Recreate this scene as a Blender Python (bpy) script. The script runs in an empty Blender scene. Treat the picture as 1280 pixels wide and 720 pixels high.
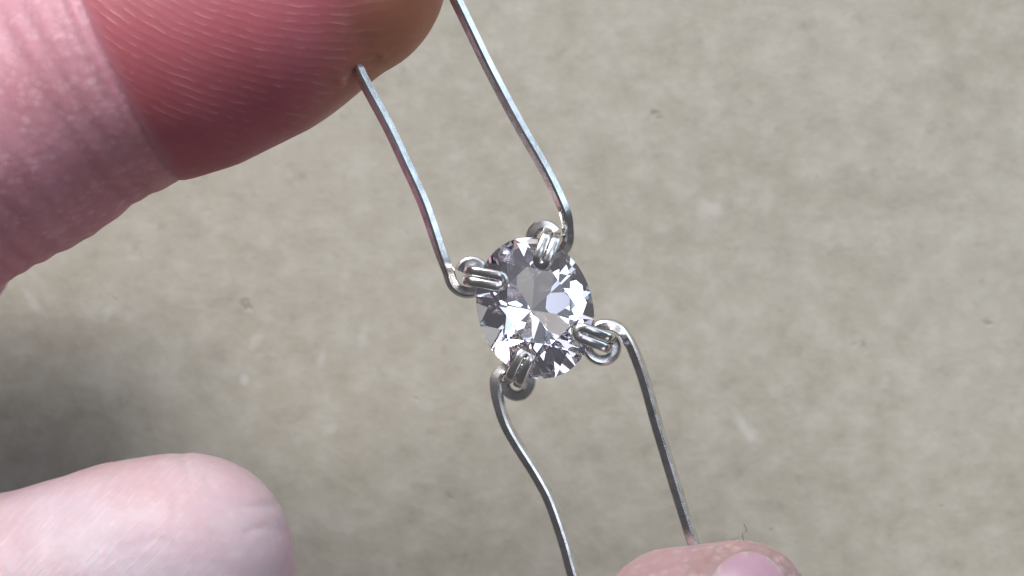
import bpy, bmesh, math, random
import numpy as np
from mathutils import Vector, Matrix

random.seed(4)
rng = np.random.default_rng(4)
scene = bpy.context.scene
COL = scene.collection
MM = 0.001

# ------------------------------------------------------------------ layout
S = 0.055          # millimetres per photo pixel in the plane of the stone
D = 160.0          # camera to stone, mm
Z0 = 58.0          # stone girdle above the tabletop, mm


def W(px, py, dz=0.0):
    """photo pixel + height above the stone plane -> place in mm"""
    k = (D - dz) / D
    return np.array([(px - 640) * S * k, (360 - py) * S * k, Z0 + dz])


# ------------------------------------------------------------------ camera, world, lamps
cd = bpy.data.cameras.new("camera")
cd.sensor_width = 36.0
cd.lens = 36.0 * D / (1280 * S)
cd.clip_start = 0.005
cd.clip_end = 50.0
cd.dof.use_dof = True
cd.dof.focus_distance = (D - 0.5) * MM
cd.dof.aperture_fstop = cd.lens / 1.1
cam = bpy.data.objects.new("camera", cd)
cam.location = (0, 0, (Z0 + D) * MM)
COL.objects.link(cam)
scene.camera = cam

world = bpy.data.worlds.new("World")
scene.world = world
world.use_nodes = True
bg = world.node_tree.nodes["Background"]
bg.inputs[0].default_value = (0.60, 0.60, 0.64, 1)
bg.inputs[1].default_value = 0.15


def area(name, direction, dist, size, power, color):
    ld = bpy.data.lights.new(name, 'AREA')
    ld.shape = 'RECTANGLE'
    ld.size, ld.size_y = size
    ld.energy = power
    ld.color = color
    o = bpy.data.objects.new(name, ld)
    d = Vector(direction).normalized()
    o.location = d * dist + Vector((0, 0, Z0 * MM))
    o.rotation_euler = d.to_track_quat('Z', 'Y').to_euler()
    COL.objects.link(o)
    return o


# the window to the upper left, four panes
wdir = Vector((-0.37, 0.72, 0.59)).normalized()
wx = wdir.cross(Vector((0, 0, 1))).normalized()
wy = wx.cross(wdir)
for u in (-1, 1):
    for v in (-1, 1):
        area("window_pane_light", wdir * 1.1 + wx * 0.15 * u + wy * 0.15 * v, 1.12, (0.26, 0.26), 4.6, (1.0, 0.97, 0.965))
area("side_window_light", (0.82, 0.44, 0.36), 1.3, (1.1, 0.9), 6.5, (0.64, 0.82, 1.0))
area("bright_wall_light", (0.15, 0.80, 0.58), 1.9, (1.9, 1.4), 10.0, (0.87, 0.88, 1.0))
area("overhead_glint_light", (0.27, 0.20, 0.94), 1.2, (0.55, 0.42), 1.7, (0.76, 0.84, 1.0))  # added lamp near the zenith, for glints on prongs and stone
area("lower_fill_light", (0.62, -0.52, 0.58), 1.6, (0.6, 0.5), 1.6, (0.95, 0.93, 1.0))  # added lamp without a known source; reflections and weak fill

vs = scene.view_settings
vs.view_transform = 'Standard'
vs.look = 'None'
vs.exposure = 0.0
vs.gamma = 1.0
scene.render.engine = 'CYCLES'
cy = scene.cycles
cy.max_bounces = 16
cy.transmission_bounces = 14
cy.glossy_bounces = 10
cy.diffuse_bounces = 4
cy.sample_clamp_indirect = 8.0
cy.use_denoising = True
cy.use_adaptive_sampling = True
cy.adaptive_threshold = 0.02
cy.blur_glossy = 0.2


# ------------------------------------------------------------------ helpers
def link(name, mesh, mat=None, parent=None):
    o = bpy.data.objects.new(name, mesh)
    COL.objects.link(o)
    if mat:
        mesh.materials.clear()
        mesh.materials.append(mat)
    if parent:
        o.parent = parent
    return o


def tag(o, label=None, cat=None, kind=None, group=None):
    if label:
        o["label"] = label
    if cat:
        o["category"] = cat
    if kind:
        o["kind"] = kind
    if group:
        o["group"] = group
    return o


class NT:
    """small node-tree writer"""

    def __init__(self, name):
        self.mat = bpy.data.materials.new(name)
        self.mat.use_nodes = True
        self.t = self.mat.node_tree
        self.t.nodes.clear()
        self.out = self.t.nodes.new("ShaderNodeOutputMaterial")

    def n(self, typ, ins=None, **kw):
        nd = self.t.nodes.new(typ)
        for k, v in kw.items():
            setattr(nd, k, v)
        for k, v in (ins or {}).items():
            self.set(nd.inputs[k], v)
        return nd

    def set(self, sock, v):
        if isinstance(v, bpy.types.NodeSocket):
            self.t.links.new(v, sock)
        elif isinstance(v, bpy.types.Node):
            self.t.links.new(v.outputs[0], sock)
        else:
            if sock.type == 'RGBA' and not isinstance(v, (int, float)) and len(v) == 3:
                v = (*v, 1)
            sock.default_value = v

    def math(self, op, a, b=0.0, c=0.0, clamp=False):
        nd = self.n("ShaderNodeMath", operation=op, use_clamp=clamp)
        self.set(nd.inputs[0], a)
        self.set(nd.inputs[1], b)
        self.set(nd.inputs[2], c)
        return nd.outputs[0]

    def mix(self, f, a, b, blend='MIX'):
        nd = self.n("ShaderNodeMix", data_type='RGBA', blend_type=blend)
        self.set(nd.inputs[0], f)
        self.set(nd.inputs[6], a)
        self.set(nd.inputs[7], b)
        return nd.outputs[2]

    def ramp(self, f, lo, hi, a=0.0, b=1.0):
        nd = self.n("ShaderNodeMapRange", {0: f, 1: lo, 2: hi, 3: a, 4: b})
        nd.interpolation_type = 'SMOOTHSTEP'
        return nd.outputs[0]

    def noise(self, vec, scale, detail=3.0, rough=0.55, dist=0.0):
        return self.n("ShaderNodeTexNoise", {"Vector": vec, "Scale": scale, "Detail": detail,
                                             "Roughness": rough, "Distortion": dist}).outputs[0]


# ------------------------------------------------------------------ tabletop
def tabletop_material():
    m = NT("worn grey tabletop")
    co = m.n("ShaderNodeTexCoord").outputs["Object"]
    big = m.noise(co, 34, 5, 0.62)
    mid = m.noise(co, 300, 5, 0.66)
    fine = m.noise(co, 420, 4, 0.6)
    warm = m.noise(co, 12, 2)
    col = m.mix(m.ramp(big, 0.3, 0.7), (0.375, 0.350, 0.295), (0.43, 0.408, 0.355))
    col = m.mix(m.ramp(warm, 0.35, 0.65, 0, 0.5), col, (0.41, 0.375, 0.305))
    col = m.mix(m.ramp(mid, 0.42, 0.72, 0, 0.5), col, (0.54, 0.52, 0.475))
    col = m.mix(m.ramp(mid, 0.46, 0.28, 0, 0.42), col, (0.28, 0.262, 0.222))
    col = m.mix(m.ramp(fine, 0.58, 0.78, 0, 0.45), col, (0.25, 0.24, 0.22))
    # dark pits
    jit = m.n("ShaderNodeVectorMath", {0: m.n("ShaderNodeTexNoise", {"Vector": co, "Scale": 500.0}).outputs[1], "Scale": 0.003}, operation='SCALE')
    pv = m.n("ShaderNodeVectorMath", {0: co, 1: jit}, operation='ADD')
    v = m.n("ShaderNodeTexVoronoi", {"Vector": pv, "Scale": 260.0, "Randomness": 1.0})
    rnd = m.n("ShaderNodeSeparateColor", {0: v.outputs["Color"]}).outputs[0]
    size = m.ramp(rnd, 0.66, 1.0, 0.03, 0.15)
    pit = m.math('MULTIPLY', m.ramp(m.math('SUBTRACT', size, v.outputs["Distance"]), 0.0, 0.10), m.ramp(rnd, 0.66, 0.70))
    col = m.mix(m.math('MULTIPLY', pit, 0.28), col, (0.15, 0.145, 0.13))
    # pale scuffs, each a worn mark with its own place, length and slant
    sep = m.n("ShaderNodeSeparateXYZ", {0: co})
    wob = m.noise(co, 700, 3)
    for (px, py, ln, wd, ang, amt) in [(932, 535, 2.4, 0.75, -55, 0.9), (41, 377, 1.9, 0.5, -50, 0.6), (305, 474, 0.7, 0.5, 70, 0.8),
                                       (412, 538, 1.1, 0.6, 35, 0.55), (402, 448, 1.2, 0.45, 70, 0.5), (455, 415, 2.3, 0.6, 80, 0.4),
                                       (1118, 125, 1.2, 0.8, 20, 0.35), (888, 262, 1.6, 1.0, 10, 0.5), (1135, 540, 1.6, 0.9, 60, 0.4),
                                       (320, 425, 1.5, 0.6, 55, 0.4), (135, 392, 1.0, 0.4, 75, 0.35), (1105, 480, 1.0, 0.5, 60, 0.35),
                                       (1245, 452, 1.0, 1.2, 30, 0.25)]:
        p = W(px, py, -Z0) * MM
        a = math.radians(ang)
        dx = m.math('SUBTRACT', sep.outputs[0], float(p[0]))
        dy = m.math('SUBTRACT', sep.outputs[1], float(p[1]))
        u = m.math('DIVIDE', m.math('ADD', m.math('MULTIPLY', dx, math.cos(a)), m.math('MULTIPLY', dy, math.sin(a))), ln * MM)
        w = m.math('DIVIDE', m.math('SUBTRACT', m.math('MULTIPLY', dy, math.cos(a)), m.math('MULTIPLY', dx, math.sin(a))), wd * MM)
        r = m.math('SQRT', m.math('ADD', m.math('MULTIPLY', u, u), m.math('MULTIPLY', w, w)))
        r = m.math('ADD', r, m.math('MULTIPLY', m.math('SUBTRACT', wob, 0.5), 1.6))
        col = m.mix(m.ramp(r, 1.15, 0.2, 0, amt * 0.6), col, (0.62, 0.615, 0.60))
    col = m.mix(1.0, col, (0.82, 0.818, 0.79), 'MULTIPLY')
    bmp = m.n("ShaderNodeBump", {"Height": m.math('SUBTRACT', m.math('ADD', mid, m.math('MULTIPLY', fine, 0.4)), pit),
                                 "Strength": 0.25, "Distance": 0.0006})
    b = m.n("ShaderNodeBsdfPrincipled", {"Base Color": col, "Roughness": m.ramp(mid, 0.3, 0.7, 0.62, 0.8), "Normal": bmp})
    m.set(m.out.inputs[0], b)
    return m.mat


bm = bmesh.new()
bmesh.ops.create_cube(bm, size=1.0)
bmesh.ops.scale(bm, vec=(0.9, 0.7, 0.025), verts=bm.verts)
bmesh.ops.translate(bm, vec=(0, 0, -0.0125), verts=bm.verts)
bmesh.ops.bevel(bm, geom=list(bm.edges), offset=0.003, segments=3, affect='EDGES')
me = bpy.data.meshes.new("tabletop")
bm.to_mesh(me)
bm.free()
tag(link("tabletop", me, tabletop_material()), "worn mottled grey-beige tabletop with pale scuffs and dark pits", "tabletop", "structure")


# ------------------------------------------------------------------ hands: smooth-blended volumes turned into one skin
def smin(a, b, k):
    h = np.clip(0.5 + 0.5 * (b - a) / k, 0, 1)
    return b * (1 - h) + a * h - k * h * (1 - h)


def cone(P, a, b, ra, rb):
    ba = b - a
    L = float(ba @ ba)
    q = P - a
    h = np.clip(q @ ba / L, 0, 1)
    d = q - h[:, None] * ba
    return np.sqrt((d * d).sum(1)) - (ra + (rb - ra) * h)


def chain_sdf(P, chain, k=1.0):
    """chain of (px, py, dz, radius px)"""
    out = None
    pts = [(W(x, y, z), r * S * (D - z) / D) for x, y, z, r in chain]
    for (a, ra), (b, rb) in zip(pts[:-1], pts[1:]):
        d = cone(P, a.astype(np.float32), b.astype(np.float32), ra, rb)
        out = d if out is None else smin(out, d, k)
    return out


def surface(sdf, lo, hi, h):
    lo, hi = np.array(lo, float), np.array(hi, float)
    n = np.ceil((hi - lo) / h).astype(int) + 1
    ax = [(lo[i] + h * np.arange(n[i])).astype(np.float32) for i in range(3)]
    F = np.empty(tuple(n), np.float32)
    Y, Z = np.meshgrid(ax[1], ax[2], indexing='ij')
    step = 16
    for i in range(0, n[0], step):
        xs = ax[0][i:i + step]
        P = np.empty((len(xs), n[1], n[2], 3), np.float32)
        P[..., 0] = xs[:, None, None]
        P[..., 1] = Y
        P[..., 2] = Z
        F[i:i + step] = sdf(P.reshape(-1, 3)).reshape(len(xs), n[1], n[2])
    ins = F < 0
    c = [ins[i:n[0] - 1 + i, j:n[1] - 1 + j, k:n[2] - 1 + k] for i in (0, 1) for j in (0, 1) for k in (0, 1)]
    cnt = sum(x.astype(np.int8) for x in c)
    mixed = (cnt > 0) & (cnt < 8)
    idx = -np.ones(mixed.shape, np.int64)
    cells = np.argwhere(mixed)
    idx[mixed] = np.arange(len(cells))
    acc = np.zeros((len(cells), 3))
    num = np.zeros(len(cells))
    offs = [(i, j, k) for i in (0, 1) for j in (0, 1) for k in (0, 1)]
    for a in offs:
        for b in offs:
            if sum(abs(a[i] - b[i]) for i in range(3)) == 1 and a < b:
                fa = F[cells[:, 0] + a[0], cells[:, 1] + a[1], cells[:, 2] + a[2]]
                fb = F[cells[:, 0] + b[0], cells[:, 1] + b[1], cells[:, 2] + b[2]]
                x = (fa < 0) != (fb < 0)
                t = np.where(x, fa / np.where(x, fa - fb, 1), 0)
                p = np.array(a) + t[:, None] * (np.array(b) - np.array(a))
                acc[x] += p[x]
                num[x] += 1
    V = lo + h * (cells + acc / num[:, None])
    quads = []
    for axis in range(3):
        o = [0, 0, 0]
        o[axis] = 1
        A = ins[tuple(slice(0, n[i] - o[i]) for i in range(3))]
        B = ins[tuple(slice(o[i], n[i]) for i in range(3))]
        e = np.argwhere(A != B)
        u, v = [(1, 2), (2, 0), (0, 1)][axis]
        ok = (e[:, u] > 0) & (e[:, v] > 0) & (e[:, u] < n[u] - 1) & (e[:, v] < n[v] - 1)
        e = e[ok]
        flip = A[tuple(e.T)]
        q = []
        for du, dv in ((-1, -1), (0, -1), (0, 0), (-1, 0)):
            g = e.copy()
            g[:, u] += du
            g[:, v] += dv
            q.append(idx[tuple(g.T)])
        q = np.stack(q, 1)
        q[~flip] = q[~flip][:, ::-1]
        quads.append(q)
    Q = np.concatenate(quads)
    for _ in range(2):                       # settle the vertices on the true surface
        e = 0.05
        P = V.astype(np.float32)
        f = sdf(P)
        g = np.stack([sdf(P + np.eye(3, dtype=np.float32)[i] * e) - f for i in range(3)], 1) / e
        g /= np.maximum((g * g).sum(1, keepdims=True), 0.3)
        V = V - 0.9 * f[:, None] * g
    return V, Q


def subdivided(V, Q, levels):
    me = bpy.data.meshes.new("skin_base")
    me.from_pydata(V.tolist(), [], Q.tolist())
    o = bpy.data.objects.new("skin_base", me)
    COL.objects.link(o)
    md = o.modifiers.new("s", 'SUBSURF')
    md.levels = md.render_levels = levels
    dg = bpy.context.evaluated_depsgraph_get()
    r = bpy.data.meshes.new_from_object(o.evaluated_get(dg))
    bpy.data.objects.remove(o)
    bpy.data.meshes.remove(me)
    V = np.empty(len(r.vertices) * 3, np.float32)
    r.vertices.foreach_get("co", V)
    N = np.empty(len(r.vertices) * 3, np.float32)
    r.vertex_normals.foreach_get("vector", N)
    return r, V.reshape(-1, 3).astype(float), N.reshape(-1, 3).astype(float)


def put_attr(me, name, arr):
    at = me.attributes.new(name, 'FLOAT', 'POINT')
    at.data.foreach_set("value", np.asarray(arr, np.float32))


def put_color(me, name, arr):
    at = me.attributes.new(name, 'FLOAT_COLOR', 'POINT')
    at.data.foreach_set("color", np.concatenate([arr, np.ones((len(arr), 1))], 1).astype(np.float32).ravel())


def sm(x, a, b):
    t = np.clip((x - a) / (b - a), 0, 1)
    return t * t * (3 - 2 * t)


def wob(P, f, seed):
    r = np.random.default_rng(seed)
    out = np.zeros(len(P))
    for i in range(5):
        d = r.normal(size=3)
        d /= np.linalg.norm(d)
        out += np.sin(P @ d * f * (0.7 + 0.3 * i) + r.uniform(0, 6.28)) / (1 + 0.5 * i)
    return out / 2.5


def poly_dist(P, pts):
    """distance in x,y to a polyline, and the signed side"""
    best = np.full(len(P), 1e9)
    side = np.zeros(len(P))
    for a, b in zip(pts[:-1], pts[1:]):
        a, b = np.array(a[:2]), np.array(b[:2])
        ba = b - a
        q = P[:, :2] - a
        t = np.clip(q @ ba / (ba @ ba), 0, 1)
        d = q - t[:, None] * ba
        dist = np.sqrt((d * d).sum(1))
        s = np.sign(ba[0] * q[:, 1] - ba[1] * q[:, 0])
        m = dist < best
        best[m] = dist[m]
        side[m] = s[m]
    return best, side


def skin_material():
    m = NT("skin")
    co = m.n("ShaderNodeTexCoord").outputs["Object"]
    A = lambda n: m.n("ShaderNodeAttribute", attribute_name=n)
    tone = A("tone").outputs["Color"]
    phase = A("ridge").outputs["Fac"]
    rmask = A("ridge_mask").outputs["Fac"]
    cob = A("cobble").outputs["Fac"]
    wrk = A("wrinkle").outputs["Fac"]
    n1 = m.noise(co, 260, 4, 0.6)
    n2 = m.noise(co, 1400, 3, 0.6)
    n3 = m.noise(co, 900, 2, 0.5)
    # papillary ridges: broken, uneven lines
    ph = m.math('ADD', phase, m.math('MULTIPLY', m.math('SUBTRACT', n1, 0.5), 8.5))
    sn = m.math('MULTIPLY_ADD', m.math('SINE', ph), 0.5, 0.5)
    crest = m.math('POWER', sn, 5.0)
    gap = m.ramp(n3, 0.42, 0.66)
    crest = m.math('MULTIPLY', m.math('MULTIPLY', crest, gap), rmask)
    # cobbled skin
    jit = m.n("ShaderNodeVectorMath", {0: m.n("ShaderNodeTexNoise", {"Vector": co, "Scale": 600.0}).outputs[1], "Scale": 0.0006}, operation='SCALE')
    cv = m.n("ShaderNodeVectorMath", {0: co, 1: jit}, operation='ADD')
    vor = m.n("ShaderNodeTexVoronoi", {"Vector": cv, "Scale": 1500.0}, feature='F1')
    cell = m.ramp(vor.outputs["Distance"], 0.75, 0.1)
    cobh = m.math('MULTIPLY', cell, cob)
    # fine slanted wrinkles
    mr = m.n("ShaderNodeMapping", {"Vector": co, "Rotation": (0, 0, math.radians(-47))})
    mp = m.n("ShaderNodeMapping", {"Vector": mr, "Scale": (330, 3600, 500)})
    wr = m.n("ShaderNodeTexNoise", {"Vector": mp, "Scale": 1.0, "Detail": 3.0, "Distortion": 0.6}).outputs[0]
    wrl = m.math('MULTIPLY', m.ramp(wr, 0.50, 0.66), wrk)
    # colour: blotches under the skin, dry pale crests on it
    col = m.mix(m.ramp(n1, 0.3, 0.7, 0.0, 0.35), tone, m.mix(1.0, tone, (0.86, 0.66, 0.66), 'MULTIPLY'))
    dry = m.math('ADD', m.math('MULTIPLY', crest, 0.09), m.math('MULTIPLY', cobh, m.ramp(n3, 0.45, 0.7, 0.04, 0.20)))
    dry = m.math('ADD', dry, m.math('MULTIPLY', wrl, 0.09), clamp=True)
    col = m.mix(dry, col, (0.84, 0.66, 0.66))
    h = m.math('ADD', m.math('MULTIPLY', m.math('ADD', m.math('MULTIPLY', crest, 0.7), m.math('MULTIPLY', m.math('MULTIPLY', sn, rmask), 0.3)), 0.21), m.math('MULTIPLY', cobh, 0.2))
    h = m.math('ADD', h, m.math('MULTIPLY', wrl, 0.10))
    h = m.math('ADD', h, m.math('MULTIPLY', n2, 0.22))
    bmp = m.n("ShaderNodeBump", {"Height": h, "Strength": 0.55, "Distance": 0.00016})
    b = m.n("ShaderNodeBsdfPrincipled", {"Base Color": col, "Roughness": m.ramp(n1, 0.3, 0.7, 0.42, 0.55), "Normal": bmp,
                                         "Subsurface Weight": 0.8, "Subsurface Radius": (1.0, 0.32, 0.18),
                                         "Subsurface Scale": 0.0016, "Specular IOR Level": 0.5, "IOR": 1.4})
    m.set(m.out.inputs[0], b)
    return m.mat


SKIN = skin_material()

# ---- the hand whose forefinger holds the upper wire ends
FORE = [(-1000, 640, -16, 215), (-650, 500, -15, 205), (-210, 288, -10, 172), (20, 150, -6.5, 164), (147, 78, -5, 158), (240, 45, -4, 162), (320, 18, -3.4, 150), (425, -32, -3, 133)]
CURL = [(-1000, 900, -22, 200), (-520, 880, -17, 175), (-110, 792, -14, 152), (120, 738, -12.5, 141), (180, 716, -12.5, 137), (236, 697, -12.5, 124), (262, 800, -16, 122), (180, 960, -22, 128)]
PALM = [(-1100, 700, -18, 320), (-820, 760, -18, 260), (-560, 800, -22, 190)]
SHADE_BULK_LOW = [(-430, 420, -36, 150), (-200, 370, -41, 110), (-75, 322, -43, 88)]  # second unseen mass, added low to deepen the shadow on the table
SHADE_BULK = [(-800, 520, -27, 190), (-430, 360, -31, 170), (-240, 315, -34, 145), (-95, 278, -35.5, 116), (-32, 248, -35.5, 98)]  # mass hidden behind the forefinger, added to cast shade on the table
HEEL = [(-1200, 900, -20, 330), (-500, 760, -26, 150), (-60, 760, -27, 120)]
WRIST = [(-1250, 800, -18, 330), (-1650, 1000, -18, 320)]
ENTRY = W(449, 92, 2.2)


def fore_hand_sdf(P):
    d = chain_sdf(P, FORE, 1.6)
    c = chain_sdf(P, CURL, 1.6)
    p = smin(chain_sdf(P, PALM, 4), chain_sdf(P, WRIST, 4), 5)
    p = smin(p, chain_sdf(P, HEEL, 4), 5)
    d = smin(d, p, 5)
    d = smin(d, c, 2.5)
    d = smin(d, smin(chain_sdf(P, SHADE_BULK, 1.5), chain_sdf(P, SHADE_BULK_LOW, 1.5), 0.8), 1.0)
    # the dent that the wire presses into the finger, and the roll of flesh beside it
    a, b = W(459, 118, 1.2).astype(np.float32), W(446, 88, 2.4).astype(np.float32)
    g = cone(P, a, b, 0.45, 0.32)
    k = 0.55
    h = np.clip(0.5 - 0.5 * (d + g) / k, 0, 1)
    d = d * (1 - h) - g * h + k * h * (1 - h)
    return np.maximum(d, W(-1150, 0, -18)[0] - P[:, 0])


lo = W(-1170, 1120, -26) - 3
hi = W(600, -260, 4) + 3
V, Q = surface(fore_hand_sdf, (lo[0], lo[1], 1.0), (hi[0], hi[1], Z0 + 9), 0.5)
skin_me, V, N = subdivided(V, Q, 1)
CREASE1 = [W(60, -60, 4), W(97, -5, 4), W(118, 45, 4), W(140, 90, 4), W(176, 150, 1), W(205, 200, -2), W(222, 224, -5)]
CREASE2 = [W(35, -60, 4), W(72, -8, 4), W(92, 32, 4), W(112, 78, 4), W(140, 130, 2)]
CREASE3 = [W(198, 560, -9), W(226, 575, -9), W(232, 598, -7)]
pxs = V[:, 0] / S + 640
pys = 360 - V[:, 1] / S
isfore = sm(pys, 420, 360) * sm(pxs, -400, -250)
front = sm(N[:, 2], -0.35, 0.1)
d1, s1 = poly_dist(V, CREASE1)
d2, s2 = poly_dist(V, CREASE2)
disp = -0.22 * np.exp(-(d1 / 0.26) ** 2) * isfore * front
disp += -0.11 * np.exp(-(d2 / 0.25) ** 2) * isfore * front
FOLD = [W(433, 95, 2), W(440, 86, 2), W(449, 78, 2), W(468, 71, 2)]
d4, s4 = poly_dist(V, FOLD)
disp += (-0.10 * np.exp(-(d4 / 0.25) ** 2) + 0.12 * np.exp(-((d4 - 0.5) / 0.35) ** 2) * (s4 > 0)) * isfore * front
distal = ((s1 > 0) * 1.0) * isfore          # beyond the crease
disp += 0.18 * sm(d1, 0.0, 1.6) * np.exp(-d1 / 4.0) * distal * front
# knobbly profile of the skin behind the joint
proxf = (1 - distal) * isfore
t = V[:, :2] @ np.array([0.86, 0.51])
disp += proxf * (0.035 * np.sin(t * 3.1 + 0.6 * np.sin(t * 1.3)) + 0.03 * np.abs(np.sin(t * 1.9 + 1)))
curlf = sm(pys, 500, 560) * sm(pxs, -500, -300)
d3, s3 = poly_dist(V, CREASE3)
disp += -0.10 * np.exp(-(d3 / 0.25) ** 2) * curlf
for fold, dep, wd in (([W(255, 598, -7), W(266, 622, -5), W(276, 630, -4), W(300, 640, -4), (W(338, 636, -8))], 0.07, 0.3),
                      ([W(205, 600, -7), W(214, 622, -4), W(210, 650, -3)], 0.05, 0.3),
                      ([W(135, 588, -9), W(146, 606, -7), W(150, 630, -4)], 0.05, 0.35),
                      ([W(300, 672, -3), W(326, 664, -5), W(350, 668, -9)], 0.06, 0.28),
                      ([W(150, 690, -3), W(185, 676, -3), W(215, 684, -3)], 0.04, 0.35)):
    d5, s5 = poly_dist(V, fold)
    disp += -dep * np.exp(-(d5 / wd) ** 2) * curlf * front
disp += 0.05 * wob(V, 0.9, 3) + 0.02 * wob(V, 3.0, 8) * (curlf + proxf)
V2 = V + N * disp[:, None]
skin_me.vertices.foreach_set("co", (V2 * MM).astype(np.float32).ravel())
c0 = W(412, -372, 3)
rad = np.hypot(V[:, 0] - c0[0], V[:, 1] - c0[1]) + 0.28 * wob(V, 0.35, 5)
put_attr(skin_me, "ridge", 2 * math.pi * rad / 0.54)
tipfade = 1 - 0.75 * sm(pxs, 430, 510)
put_attr(skin_me, "ridge_mask", distal * sm(d1, 0.2, 1.2) * tipfade * (0.35 + 0.65 * sm(pys, 200, 120)))
put_attr(skin_me, "cobble", np.clip(proxf + 0.8 * np.exp(-(d1 / 0.8) ** 2) * (s1 < 0) * isfore + 0.55 * curlf, 0, 1))
put_attr(skin_me, "wrinkle", curlf * sm(pxs, 320, 150))
red = np.array([0.365, 0.102, 0.125])
pink = np.array([0.49, 0.262, 0.318])
tan = np.array([0.40, 0.165, 0.095])
pale = np.array([0.50, 0.425, 0.462])
blush = np.array([0.50, 0.345, 0.365])
f = (sm(d1 * s1, -0.9, 1.3) * isfore)[:, None]
tone = pink * (1 - f) + red * f
flank_bounce = np.clip(sm(pys + 0.6 * pxs, 210, 330) + 0.35 * wob(V, 0.3, 55), 0, 1)     # underside reddened in colour, imitating light bounced from the hand
f = (0.55 * flank_bounce * proxf)[:, None]
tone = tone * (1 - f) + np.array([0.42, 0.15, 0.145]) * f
f = (sm(pxs + 0.35 * pys, 400, 520) * isfore)[:, None]  # brown tip: light bounced off the tabletop, put into the skin colour
tone = tone * (1 - f) + tan * f
f = (curlf * (1 - 0.5 * sm(pxs, 325, 365)))[:, None]
pl = pale + (blush - pale) * np.clip(0.8 * wob(V, 0.35, 21) + 0.4, 0, 1)[:, None]
tone = tone * (1 - f) + pl * f
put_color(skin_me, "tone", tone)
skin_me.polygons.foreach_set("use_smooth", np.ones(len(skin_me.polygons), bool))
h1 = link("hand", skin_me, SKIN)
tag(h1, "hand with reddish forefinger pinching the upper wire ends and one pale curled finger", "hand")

# ---- the hand whose thumb holds the lower wire ends
THUMB_A = [(925, 763, 3.2, 88), (935, 880, 3.6, 128), (950, 1050, 3.4, 150), (990, 1300, 0, 165)]
THUMB_B = [(848, 788, 2.4, 104), (900, 900, 3, 140), (950, 1050, 3, 152), (990, 1300, 0, 165)]
POINT_B = [(880, 800, -6, 92), (925, 930, -8, 120), (1010, 1200, -14, 140), (1080, 1500, -14, 160)]
BALL_B = [(990, 1300, -1, 170), (1080, 1600, -8, 240), (1150, 1850, -12, 300)]


def thumb_hand_sdf(P):
    d = smin(chain_sdf(P, THUMB_A, 1.0), chain_sdf(P, THUMB_B, 1.0), 1.6)
    d = smin(d, chain_sdf(P, BALL_B, 3), 3)
    d = smin(d, chain_sdf(P, POINT_B, 1.0), 0.8)
    return np.maximum(d, W(0, 1600, -8)[1] - P[:, 1])


lo = W(680, 1600, -8) - 3
hi = W(1400, 660, 4) + 3
V, Q = surface(thumb_hand_sdf, (lo[0], lo[1], Z0 - 30), (hi[0], hi[1], Z0 + 16), 0.45)
th_me, V, N = subdivided(V, Q, 1)
pxs = V[:, 0] / S + 640
pys = 360 - V[:, 1] / S
# nail wall: the flesh rises round the nail
NAIL_RIM = [W(868, 745, 7), W(876, 717, 7), W(893, 698, 6.4), W(918, 689, 6), W(945, 688, 6), W(972, 699, 6), W(990, 716, 6), W(1000, 745, 7)]
dn, sn_ = poly_dist(V, NAIL_RIM)
top = sm(N[:, 2], 0.0, 0.3)
disp = 0.15 * np.exp(-((dn - 0.3) / 0.35) ** 2) * (sn_ > 0) * top 
disp += 0.035 * wob(V, 1.6, 31) + 0.02 * wob(V, 5.0, 33)
th_me.vertices.foreach_set("co", ((V + N * disp[:, None]) * MM).astype(np.float32).ravel())
put_attr(th_me, "ridge", 2 * math.pi * (V[:, 1] * 0.9 + V[:, 0] * 0.3 + 0.3 * wob(V, 0.5, 41)) / 0.6)
put_attr(th_me, "ridge_mask", 0.15 * np.ones(len(V)))
put_attr(th_me, "cobble", np.full(len(V), 0.6) + 0.7 * np.exp(-((dn - 0.3) / 0.5) ** 2))
put_attr(th_me, "wrinkle", np.zeros(len(V)))
base = np.array([0.30, 0.20, 0.208])
rim = np.array([0.27, 0.185, 0.18])
f = np.clip(sm(dn, 1.4, 0.2), 0, 1)[:, None]
put_color(th_me, "tone", base * (1 - f) + rim * f)
th_me.polygons.foreach_set("use_smooth", np.ones(len(th_me.polygons), bool))
h2 = link("hand", th_me, SKIN)
tag(h2, "thumb tip of another hand, nail showing, clasping the lower wire ends", "hand")


def nail_material():
    m = NT("fingernail")
    co = m.n("ShaderNodeTexCoord").outputs["Object"]
    g = m.noise(co, 300, 3)
    mp = m.n("ShaderNodeMapping", {"Vector": co, "Scale": (2200, 160, 300)})
    gr = m.n("ShaderNodeTexNoise", {"Vector": mp, "Scale": 1.0, "Detail": 2.0}).outputs[0]
    edge = m.n("ShaderNodeAttribute", attribute_name="edge").outputs["Fac"]
    col = m.mix(m.ramp(g, 0.35, 0.65), (0.34, 0.225, 0.28), (0.33, 0.19, 0.24))
    g2 = m.noise(co, 1500, 3)
    e2 = m.ramp(m.math('ADD', edge, m.math('MULTIPLY', m.math('SUBTRACT', g2, 0.5), 0.7)), 0.15, 0.85)
    col = m.mix(e2, col, m.mix(m.ramp(g2, 0.5, 0.62), (0.31, 0.21, 0.215), (0.36, 0.27, 0.285)))
    bmp = m.n("ShaderNodeBump", {"Height": gr, "Strength": 0.15, "Distance": 0.0001})
    b = m.n("ShaderNodeBsdfPrincipled", {"Base Color": col, "Roughness": 0.38, "Normal": bmp, "Subsurface Weight": 0.6,
                                         "Subsurface Radius": (1.0, 0.4, 0.3), "Subsurface Scale": 0.0008})
    m.set(m.out.inputs[0], b)
    return m.mat


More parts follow.
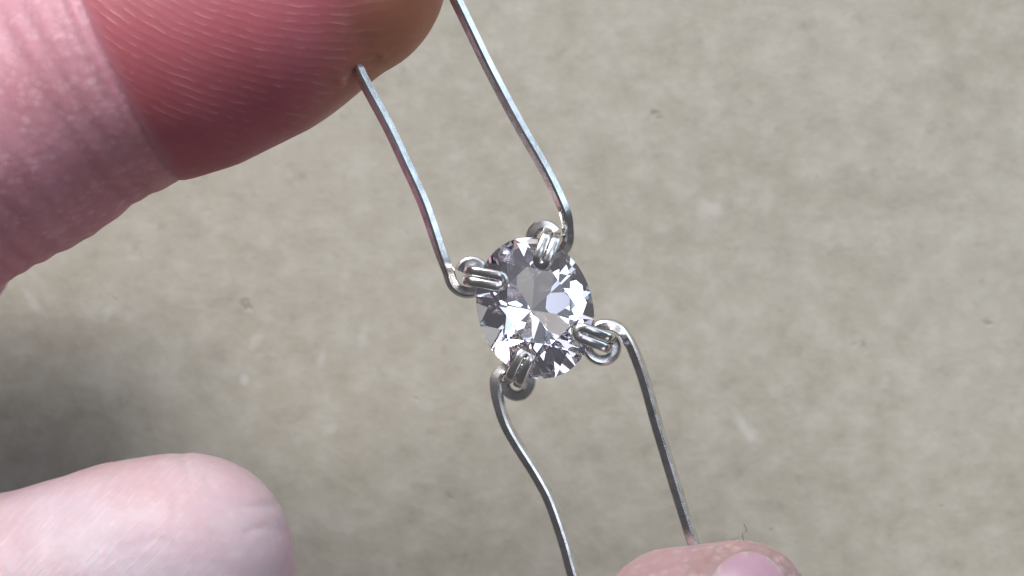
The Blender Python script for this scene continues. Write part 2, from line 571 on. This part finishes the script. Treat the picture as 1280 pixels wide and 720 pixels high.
def build_nail():
    nu, nv = 28, 26
    verts, edge = [], []
    for j in range(nv + 1):
        v = (j / nv) ** 2
        py = 693 + 200 * v
        # half-width grows from the rounded free edge
        hw = 56 * math.sqrt(max(0.0, 1 - (1 - min(1, v / 0.34)) ** 2.2)) + 8 * v
        cx = 938 - 6 * v
        for i in range(nu + 1):
            u = 2 * i / nu - 1
            px = cx + u * max(hw, 1.5)
            verts.append((px, py))
            edge.append(math.exp(-v * 45) + float(sm(abs(u), 0.72, 1.0)))
    # drop onto the thumb from above
    P = np.array([W(x, y, 7) for x, y in verts], np.float32)
    for _ in range(40):
        d = thumb_hand_sdf(P)
        P[:, 2] -= np.clip(d, -0.5, 0.5) * 0.9
    bmx = bmesh.new()
    lay = bmx.verts.layers.float.new("edge")
    rows = []
    top = []
    for z in (0.07, -0.5):
        vv = []
        for p, e in zip(P, edge):
            q = bmx.verts.new((float(p[0]) * MM, float(p[1]) * MM, (float(p[2]) + z) * MM))
            q[lay] = min(1.0, e)
            vv.append(q)
        rows.append(vv)
    w = nu + 1
    for L, vv in enumerate(rows):
        for j in range(nv):
            for i in range(nu):
                q = [vv[j * w + i], vv[(j + 1) * w + i], vv[(j + 1) * w + i + 1], vv[j * w + i + 1]]
                bmx.faces.new(q if L == 0 else q[::-1])
    loop = [i for i in range(w)] + [j * w + nu for j in range(1, nv + 1)] + [nv * w + i for i in range(nu - 1, -1, -1)] + [j * w for j in range(nv - 1, 0, -1)]
    for a, b in zip(loop, loop[1:] + loop[:1]):
        bmx.faces.new([rows[0][a], rows[0][b], rows[1][b], rows[1][a]])
    bmesh.ops.recalc_face_normals(bmx, faces=bmx.faces)
    for f in bmx.faces:
        f.smooth = True
    me = bpy.data.meshes.new("fingernail")
    bmx.to_mesh(me)
    bmx.free()
    return me


link("fingernail", build_nail(), nail_material(), h2)


# ------------------------------------------------------------------ silver wire
def silver_material():
    m = NT("polished silver")
    co = m.n("ShaderNodeTexCoord").outputs["Object"]
    n1 = m.noise(co, 1200, 4, 0.6)
    n2 = m.noise(co, 9000, 2, 0.5)
    n3 = m.noise(co, 300, 3, 0.6)
    col = m.mix(m.ramp(n1, 0.35, 0.75), (0.75, 0.745, 0.74), (0.56, 0.54, 0.52))
    bmp = m.n("ShaderNodeBump", {"Height": m.math('ADD', m.math('MULTIPLY', n1, 1.0), m.math('MULTIPLY', n2, 0.25)), "Strength": 0.35, "Distance": 0.00003})
    b = m.n("ShaderNodeBsdfPrincipled", {"Base Color": col, "Metallic": 1.0, "Roughness": m.ramp(n3, 0.3, 0.7, 0.16, 0.30), "Normal": bmp})
    m.set(m.out.inputs[0], b)
    return m.mat


SILVER = silver_material()


def catmull(pts, per):
    pts = [np.array(p, float) for p in pts]
    ext = [2 * pts[0] - pts[1]] + pts + [2 * pts[-1] - pts[-2]]
    out = []
    for i in range(1, len(ext) - 2):
        p0, p1, p2, p3 = ext[i - 1:i + 3]
        for k in range(per):
            t = k / per
            out.append(0.5 * ((2 * p1) + (-p0 + p2) * t + (2 * p0 - 5 * p1 + 4 * p2 - p3) * t * t + (-p0 + 3 * p1 - 3 * p2 + p3) * t ** 3))
    out.append(pts[-1])
    return out


def resample(pts, step):
    pts = np.array(pts)
    L = np.concatenate([[0], np.cumsum(np.linalg.norm(np.diff(pts, axis=0), axis=1))])
    n = max(4, int(L[-1] / step))
    s = np.linspace(0, L[-1], n + 1)
    return np.stack([np.interp(s, L, pts[:, i]) for i in range(pts.shape[1])], 1)


def sweep(name, path, ups, side, thick=None, chamfer=0.16, parent=None, rounded=False):
    """square wire with chamfered edges swept along path (mm); ups = direction of its top face at each point"""
    thick = thick or side
    path = np.array(path)
    n = len(path)
    T = np.gradient(path, axis=0)
    T /= np.linalg.norm(T, axis=1, keepdims=True)
    a, b, c = side / 2, thick / 2, chamfer * min(side, thick)
    prof = [(a - c, b), (-a + c, b), (-a, b - c), (-a, -b + c), (-a + c, -b), (a - c, -b), (a, -b + c), (a, b - c)]
    if rounded:
        prof = []
        for k in range(20):
            t = 2 * math.pi * k / 20
            c_, s_ = math.cos(t), math.sin(t)
            prof.append((a * math.copysign(abs(c_) ** 0.62, c_), b * math.copysign(abs(s_) ** 0.62, s_)))
    m_ = len(prof)
    bmx = bmesh.new()
    rings = []
    for i in range(n):
        up = np.array(ups[i], float)
        x = np.cross(T[i], up)
        x /= np.linalg.norm(x)
        u = np.cross(x, T[i])
        rings.append([bmx.verts.new(tuple((path[i] + x * p + u * q) * MM)) for p, q in prof])
    for r0, r1 in zip(rings[:-1], rings[1:]):
        for k in range(m_):
            f = bmx.faces.new([r0[k], r0[(k + 1) % m_], r1[(k + 1) % m_], r1[k]])
            f.smooth = True
    bmx.faces.new(rings[0][::-1])
    bmx.faces.new(rings[-1])
    bmesh.ops.recalc_face_normals(bmx, faces=bmx.faces)
    me = bpy.data.meshes.new(name)
    bmx.to_mesh(me)
    bmx.free()
    me.set_sharp_from_angle(angle=math.radians(60 if rounded else 32))
    return link(name, me, SILVER, parent)


setting = bpy.data.objects.new("wire_setting", None)
setting.empty_display_size = 0.003
COL.objects.link(setting)
tag(setting, "square silver wire setting of four prongs and four long tails gripping the stone", "wire setting")
ZR = -0.95
zz = np.array([W(447, 86, z) for z in np.arange(-3, 5, 0.05)], np.float32)
ZE = float(np.arange(-3, 5, 0.05)[np.argmax(fore_hand_sdf(zz) > -0.1)])
print("skin height at the wire", ZE)
WIRE = 0.71

CORNERS = [
    # tail points (px, py, dz) from the hand to the coil; coil centre, first angle, turn direction, radii; prong base and tip
    dict(tail=[(412, 0, -3.0), (428, 42, -0.9), (446, 82, ZE), (457, 105, ZE), (487, 161, 0.25), (508, 206, 0.15), (528, 250, 0.05), (541, 286, -0.1), (551, 315, -0.4)],
         c=(590, 342), a0=178, turn=-1, r0=28, r1=16, sweep=345, base=(584, 344), tip=(622, 351), zt=1.15, roll=-43),
    dict(tail=[(545, -50, 2.6), (570, 0, 2.2), (591, 43, 1.8), (611, 84, 1.3), (647, 152, 0.7), (674, 199, 0.2), (688, 225, 0), (700, 250, -0.2), (708, 270, -0.5)],
         c=(680, 297), a0=-12, turn=1, r0=31, r1=16, sweep=345, base=(690, 293), tip=(678, 324), zt=1.2, roll=-43),
    dict(tail=[(890, 745, 0.8), (867, 680, 0.8), (851, 630, 0.7), (836, 580, 0.5), (821, 530, 0.2), (807, 480, -0.1), (796, 448, -0.4), (787, 428, -0.6)],
         c=(755, 435), a0=-45, turn=-1, r0=31, r1=16, sweep=375, base=(762, 429), tip=(728, 416), zt=1.2, roll=-32),
    dict(tail=[(775, 880, 1.0), (740, 790, 1.0), (717, 720, 0.6), (706, 680, 0.4), (689, 630, 0.2), (677, 605, 0.0), (662, 580, -0.1), (646, 555, -0.3), (632, 530, -0.5), (623, 503, -0.7)],
         c=(646, 479), a0=175, turn=1, r0=27, r1=16, sweep=375, base=(642, 476), tip=(656, 447), zt=1.15, roll=-32),
]


def rot_about(v, axis, ang):
    axis = axis / np.linalg.norm(axis)
    return v * math.cos(ang) + np.cross(axis, v) * math.sin(ang) + axis * (axis @ v) * (1 - math.cos(ang))


def build_tail(c):
    pts = [(*W(x, y, z), 0.0) for x, y, z in c["tail"]]
    nr = 30
    cx, cyy = c["c"]
    for i in range(nr + 1):
        t = i / nr
        a = math.radians(c["a0"] + c["turn"] * c["sweep"] * t)
        r = c["r1"] + (c["r0"] - c["r1"]) * (1 - sm(t, 0.02, 0.6))
        z = ZR + 0.15 * (1 - t) - 0.2 * t
        pts.append((*W(cx + r * math.cos(a), cyy + r * math.sin(a), z), 1.0))
    path = resample(catmull(pts, 10), 0.10)
    # soften the bends
    for _ in range(14):
        path[1:-1] = 0.25 * path[:-2] + 0.5 * path[1:-1] + 0.25 * path[2:]
    for _ in range(1300):
        path[1:-1, 3] = 0.25 * path[:-2, 3] + 0.5 * path[1:-1, 3] + 0.25 * path[2:, 3]
    wv = 0.02 * np.stack([wob(path[:, :3], 0.45, 61), wob(path[:, :3], 0.5, 62), np.zeros(len(path))], 1)
    P = path[:, :3] + wv
    T = np.gradient(P, axis=0)
    ups = []
    n = len(P)
    for i in range(n):
        f = path[i, 3]
        roll = c["roll"] * (1 - f) + (8 if c["roll"] > 0 else -8) * f
        roll += 3.0 * math.sin(i * 0.02)
        ups.append(rot_about(np.array([0, 0, 1.0]), T[i], math.radians(roll)))
    return sweep("tail_wire", P, ups, WIRE, chamfer=0.17, parent=setting)


def build_prong(c):
    b, t = W(*c["base"], 0), W(*c["tip"], 0)
    d = (t - b)
    L = np.linalg.norm(d[:2])
    d = np.array([d[0] / L, d[1] / L, 0])
    s = np.array([-d[1], d[0], 0])
    zt = c["zt"]
    prof = [(0.55, -2.75), (0.12, -2.2), (0, -1.5), (-0.02, -0.7), (0.0, 0.0), (0.06, 0.55), (0.30, 0.98), (0.75, 1.16), (0.6 * L + 0.2, zt + 0.10), (L, zt + 0.12)]
    cl = resample(catmull([(p, z, 0) for p, z in prof], 8), 0.08)[:, :2]
    T2 = np.gradient(cl, axis=0)
    T2 /= np.linalg.norm(T2, axis=1, keepdims=True)
    C = [b + d * p + np.array([0, 0, z]) for p, z in cl]
    C = [np.array([q[0], q[1], q[2]]) for q in C]
    Nn = [d * (-tz) + np.array([0, 0, tp]) for tp, tz in T2]      # top face of the ribbon
    T3 = [d * tp + np.array([0, 0, tz]) for tp, tz in T2]
    w = 0.68
    off = w / 2 + 0.025
    path, ups = [], []
    for q, nn in zip(C, Nn):
        path.append(q + s * off)
        ups.append(nn)
    for k in range(1, 12):
        a = math.pi * k / 12
        path.append(C[-1] + s * off * math.cos(a) + T3[-1] * off * 1.15 * math.sin(a) - Nn[-1] * 0.12 * math.sin(a))
        ups.append(Nn[-1] + 0.5 * T3[-1] * math.sin(a))
    for q, nn in zip(C[::-1], Nn[::-1]):
        path.append(q - s * off)
        ups.append(nn)
    return sweep("prong", path, ups, w, 0.62, parent=setting, rounded=True), b


bases = []
for c in CORNERS:
    build_tail(c)
    bases.append(build_prong(c)[1])


def bridge(i, j):
    a, b = bases[i], bases[j]
    mid = W(668, 384, 0)
    ia = a + (mid - a) * 0.17
    ib = b + (mid - b) * 0.17
    m = (ia + ib) / 2 + (mid - (ia + ib) / 2) * 0.25
    pts = [ia + [0, 0, -2.75], ia * 0.75 + m * 0.25 + [0, 0, -2.95], m + [0, 0, -3.0], ib * 0.75 + m * 0.25 + [0, 0, -2.95], ib + [0, 0, -2.75]]
    P = resample(catmull(pts, 10), 0.12)
    sweep("basket_wire", P, [(0, 0, 1)] * len(P), WIRE, parent=setting)


bridge(0, 1)
bridge(2, 3)


# ------------------------------------------------------------------ the stone: an oval brilliant cut plane by plane
def gem_mesh(lower=43.8, main=41.8):
    bmx = bmesh.new()
    bmesh.ops.create_cube(bmx, size=6.0)

    def cut(no, co):
        r = bmesh.ops.bisect_plane(bmx, geom=bmx.verts[:] + bmx.edges[:] + bmx.faces[:], dist=1e-6, plane_co=co, plane_no=no, clear_outer=True)
        e = [x for x in r["geom_cut"] if isinstance(x, bmesh.types.BMEdge)]
        if e:
            bmesh.ops.contextual_create(bmx, geom=e)

    g = 0.045
    for k in range(64):
        a = math.radians(k * 360 / 64 + 2.8)
        u = Vector((math.cos(a), math.sin(a), 0))
        cut(u, u)

    def facet(az, ang, r, z, up):
        a, t = math.radians(az), math.radians(ang)
        u = Vector((math.cos(a), math.sin(a), 0))
        cut(u * math.sin(t) + Vector((0, 0, math.cos(t) * up)), u * r + Vector((0, 0, z)))

    tab = 0.57
    zt = g + (1 - tab) * math.tan(math.radians(34))
    for k in range(8):
        facet(45 * k, 34, 1.0, g, 1)
    for k in range(16):
        facet(22.5 * k + 11.25, 40.5, math.cos(math.radians(11.25)), g, 1)
    for k in range(8):
        facet(45 * k + 22.5, 21, tab * math.cos(math.radians(22.5)), zt, 1)
    cut(Vector((0, 0, 1)), Vector((0, 0, zt)))
    for k in range(8):
        facet(45 * k, main, 1.0, -g, -1)
    for k in range(16):
        facet(22.5 * k + 11.25, lower, math.cos(math.radians(11.25)), -g, -1)
    bmesh.ops.scale(bmx, vec=(4.0 * MM, 4.92 * MM, 4.2 * MM), verts=bmx.verts)
    bmesh.ops.recalc_face_normals(bmx, faces=bmx.faces)
    me = bpy.data.meshes.new("gemstone")
    bmx.to_mesh(me)
    bmx.free()
    return me


def gem_material():
    m = NT("clear pale stone")
    b = m.n("ShaderNodeBsdfGlass", {"Color": (0.975, 0.97, 0.995, 1), "Roughness": 0.0, "IOR": 1.62})
    m.set(m.out.inputs[0], b)
    return m.mat


gem = link("gemstone", gem_mesh(), gem_material())
gp = W(669, 385, 0) * MM
gem.location = tuple(gp)
gem.rotation_euler = (math.radians(-3.0), math.radians(9.0), math.radians(16))
tag(gem, "clear oval faceted gemstone with lavender glints held by four prongs", "gemstone")

# a small clear dome for the round spot on the crown, between the two upper prongs
bm = bmesh.new()
bmesh.ops.create_uvsphere(bm, u_segments=40, v_segments=24, radius=0.52 * MM)
bmesh.ops.scale(bm, vec=(1, 1, 0.72), verts=bm.verts)
for f_ in bm.faces:
    f_.smooth = True
me = bpy.data.meshes.new("dome")
bm.to_mesh(me)
bm.free()
dome_ob = link("dome", me, gem_material())
dome_ob.location = tuple(W(632, 319, 0.62) * MM)
dome_ob.rotation_euler = (math.radians(-24), math.radians(-12), 0)
tag(dome_ob, "tiny round clear droplet on the gemstone crown beside the upper prongs", "dome")

# ------------------------------------------------------------------ a wisp of lint caught on the thumb tip
lint = catmull([W(930, 677, 3.4), W(928, 668, 3.6), W(933, 663, 3.8), W(930, 655, 4.0)], 8)
lint2 = catmull([W(930, 671, 3.5), W(922, 672, 3.6), W(914, 676, 3.5)], 8)
bm = bmesh.new()
for pth in (lint, lint2):
    prev = None
    for p in pth:
        r = 0.022
        ring = [bm.verts.new(((p[0] + r * math.cos(a)) * MM, (p[1] + r * 0.3 * math.sin(a)) * MM, (p[2] + r * math.sin(a)) * MM)) for a in (0, 1.57, 3.14, 4.71)]
        if prev:
            for k in range(4):
                bm.faces.new([prev[k], prev[(k + 1) % 4], ring[(k + 1) % 4], ring[k]])
        prev = ring
me = bpy.data.meshes.new("lint_fibre")
bm.to_mesh(me)
bm.free()
m = NT("grey lint")
m.set(m.out.inputs[0], m.n("ShaderNodeBsdfPrincipled", {"Base Color": (0.16, 0.14, 0.12, 1), "Roughness": 0.9}))
tag(link("lint_fibre", me, m.mat), "tiny dark lint fibre sticking up from the thumb tip", "lint")
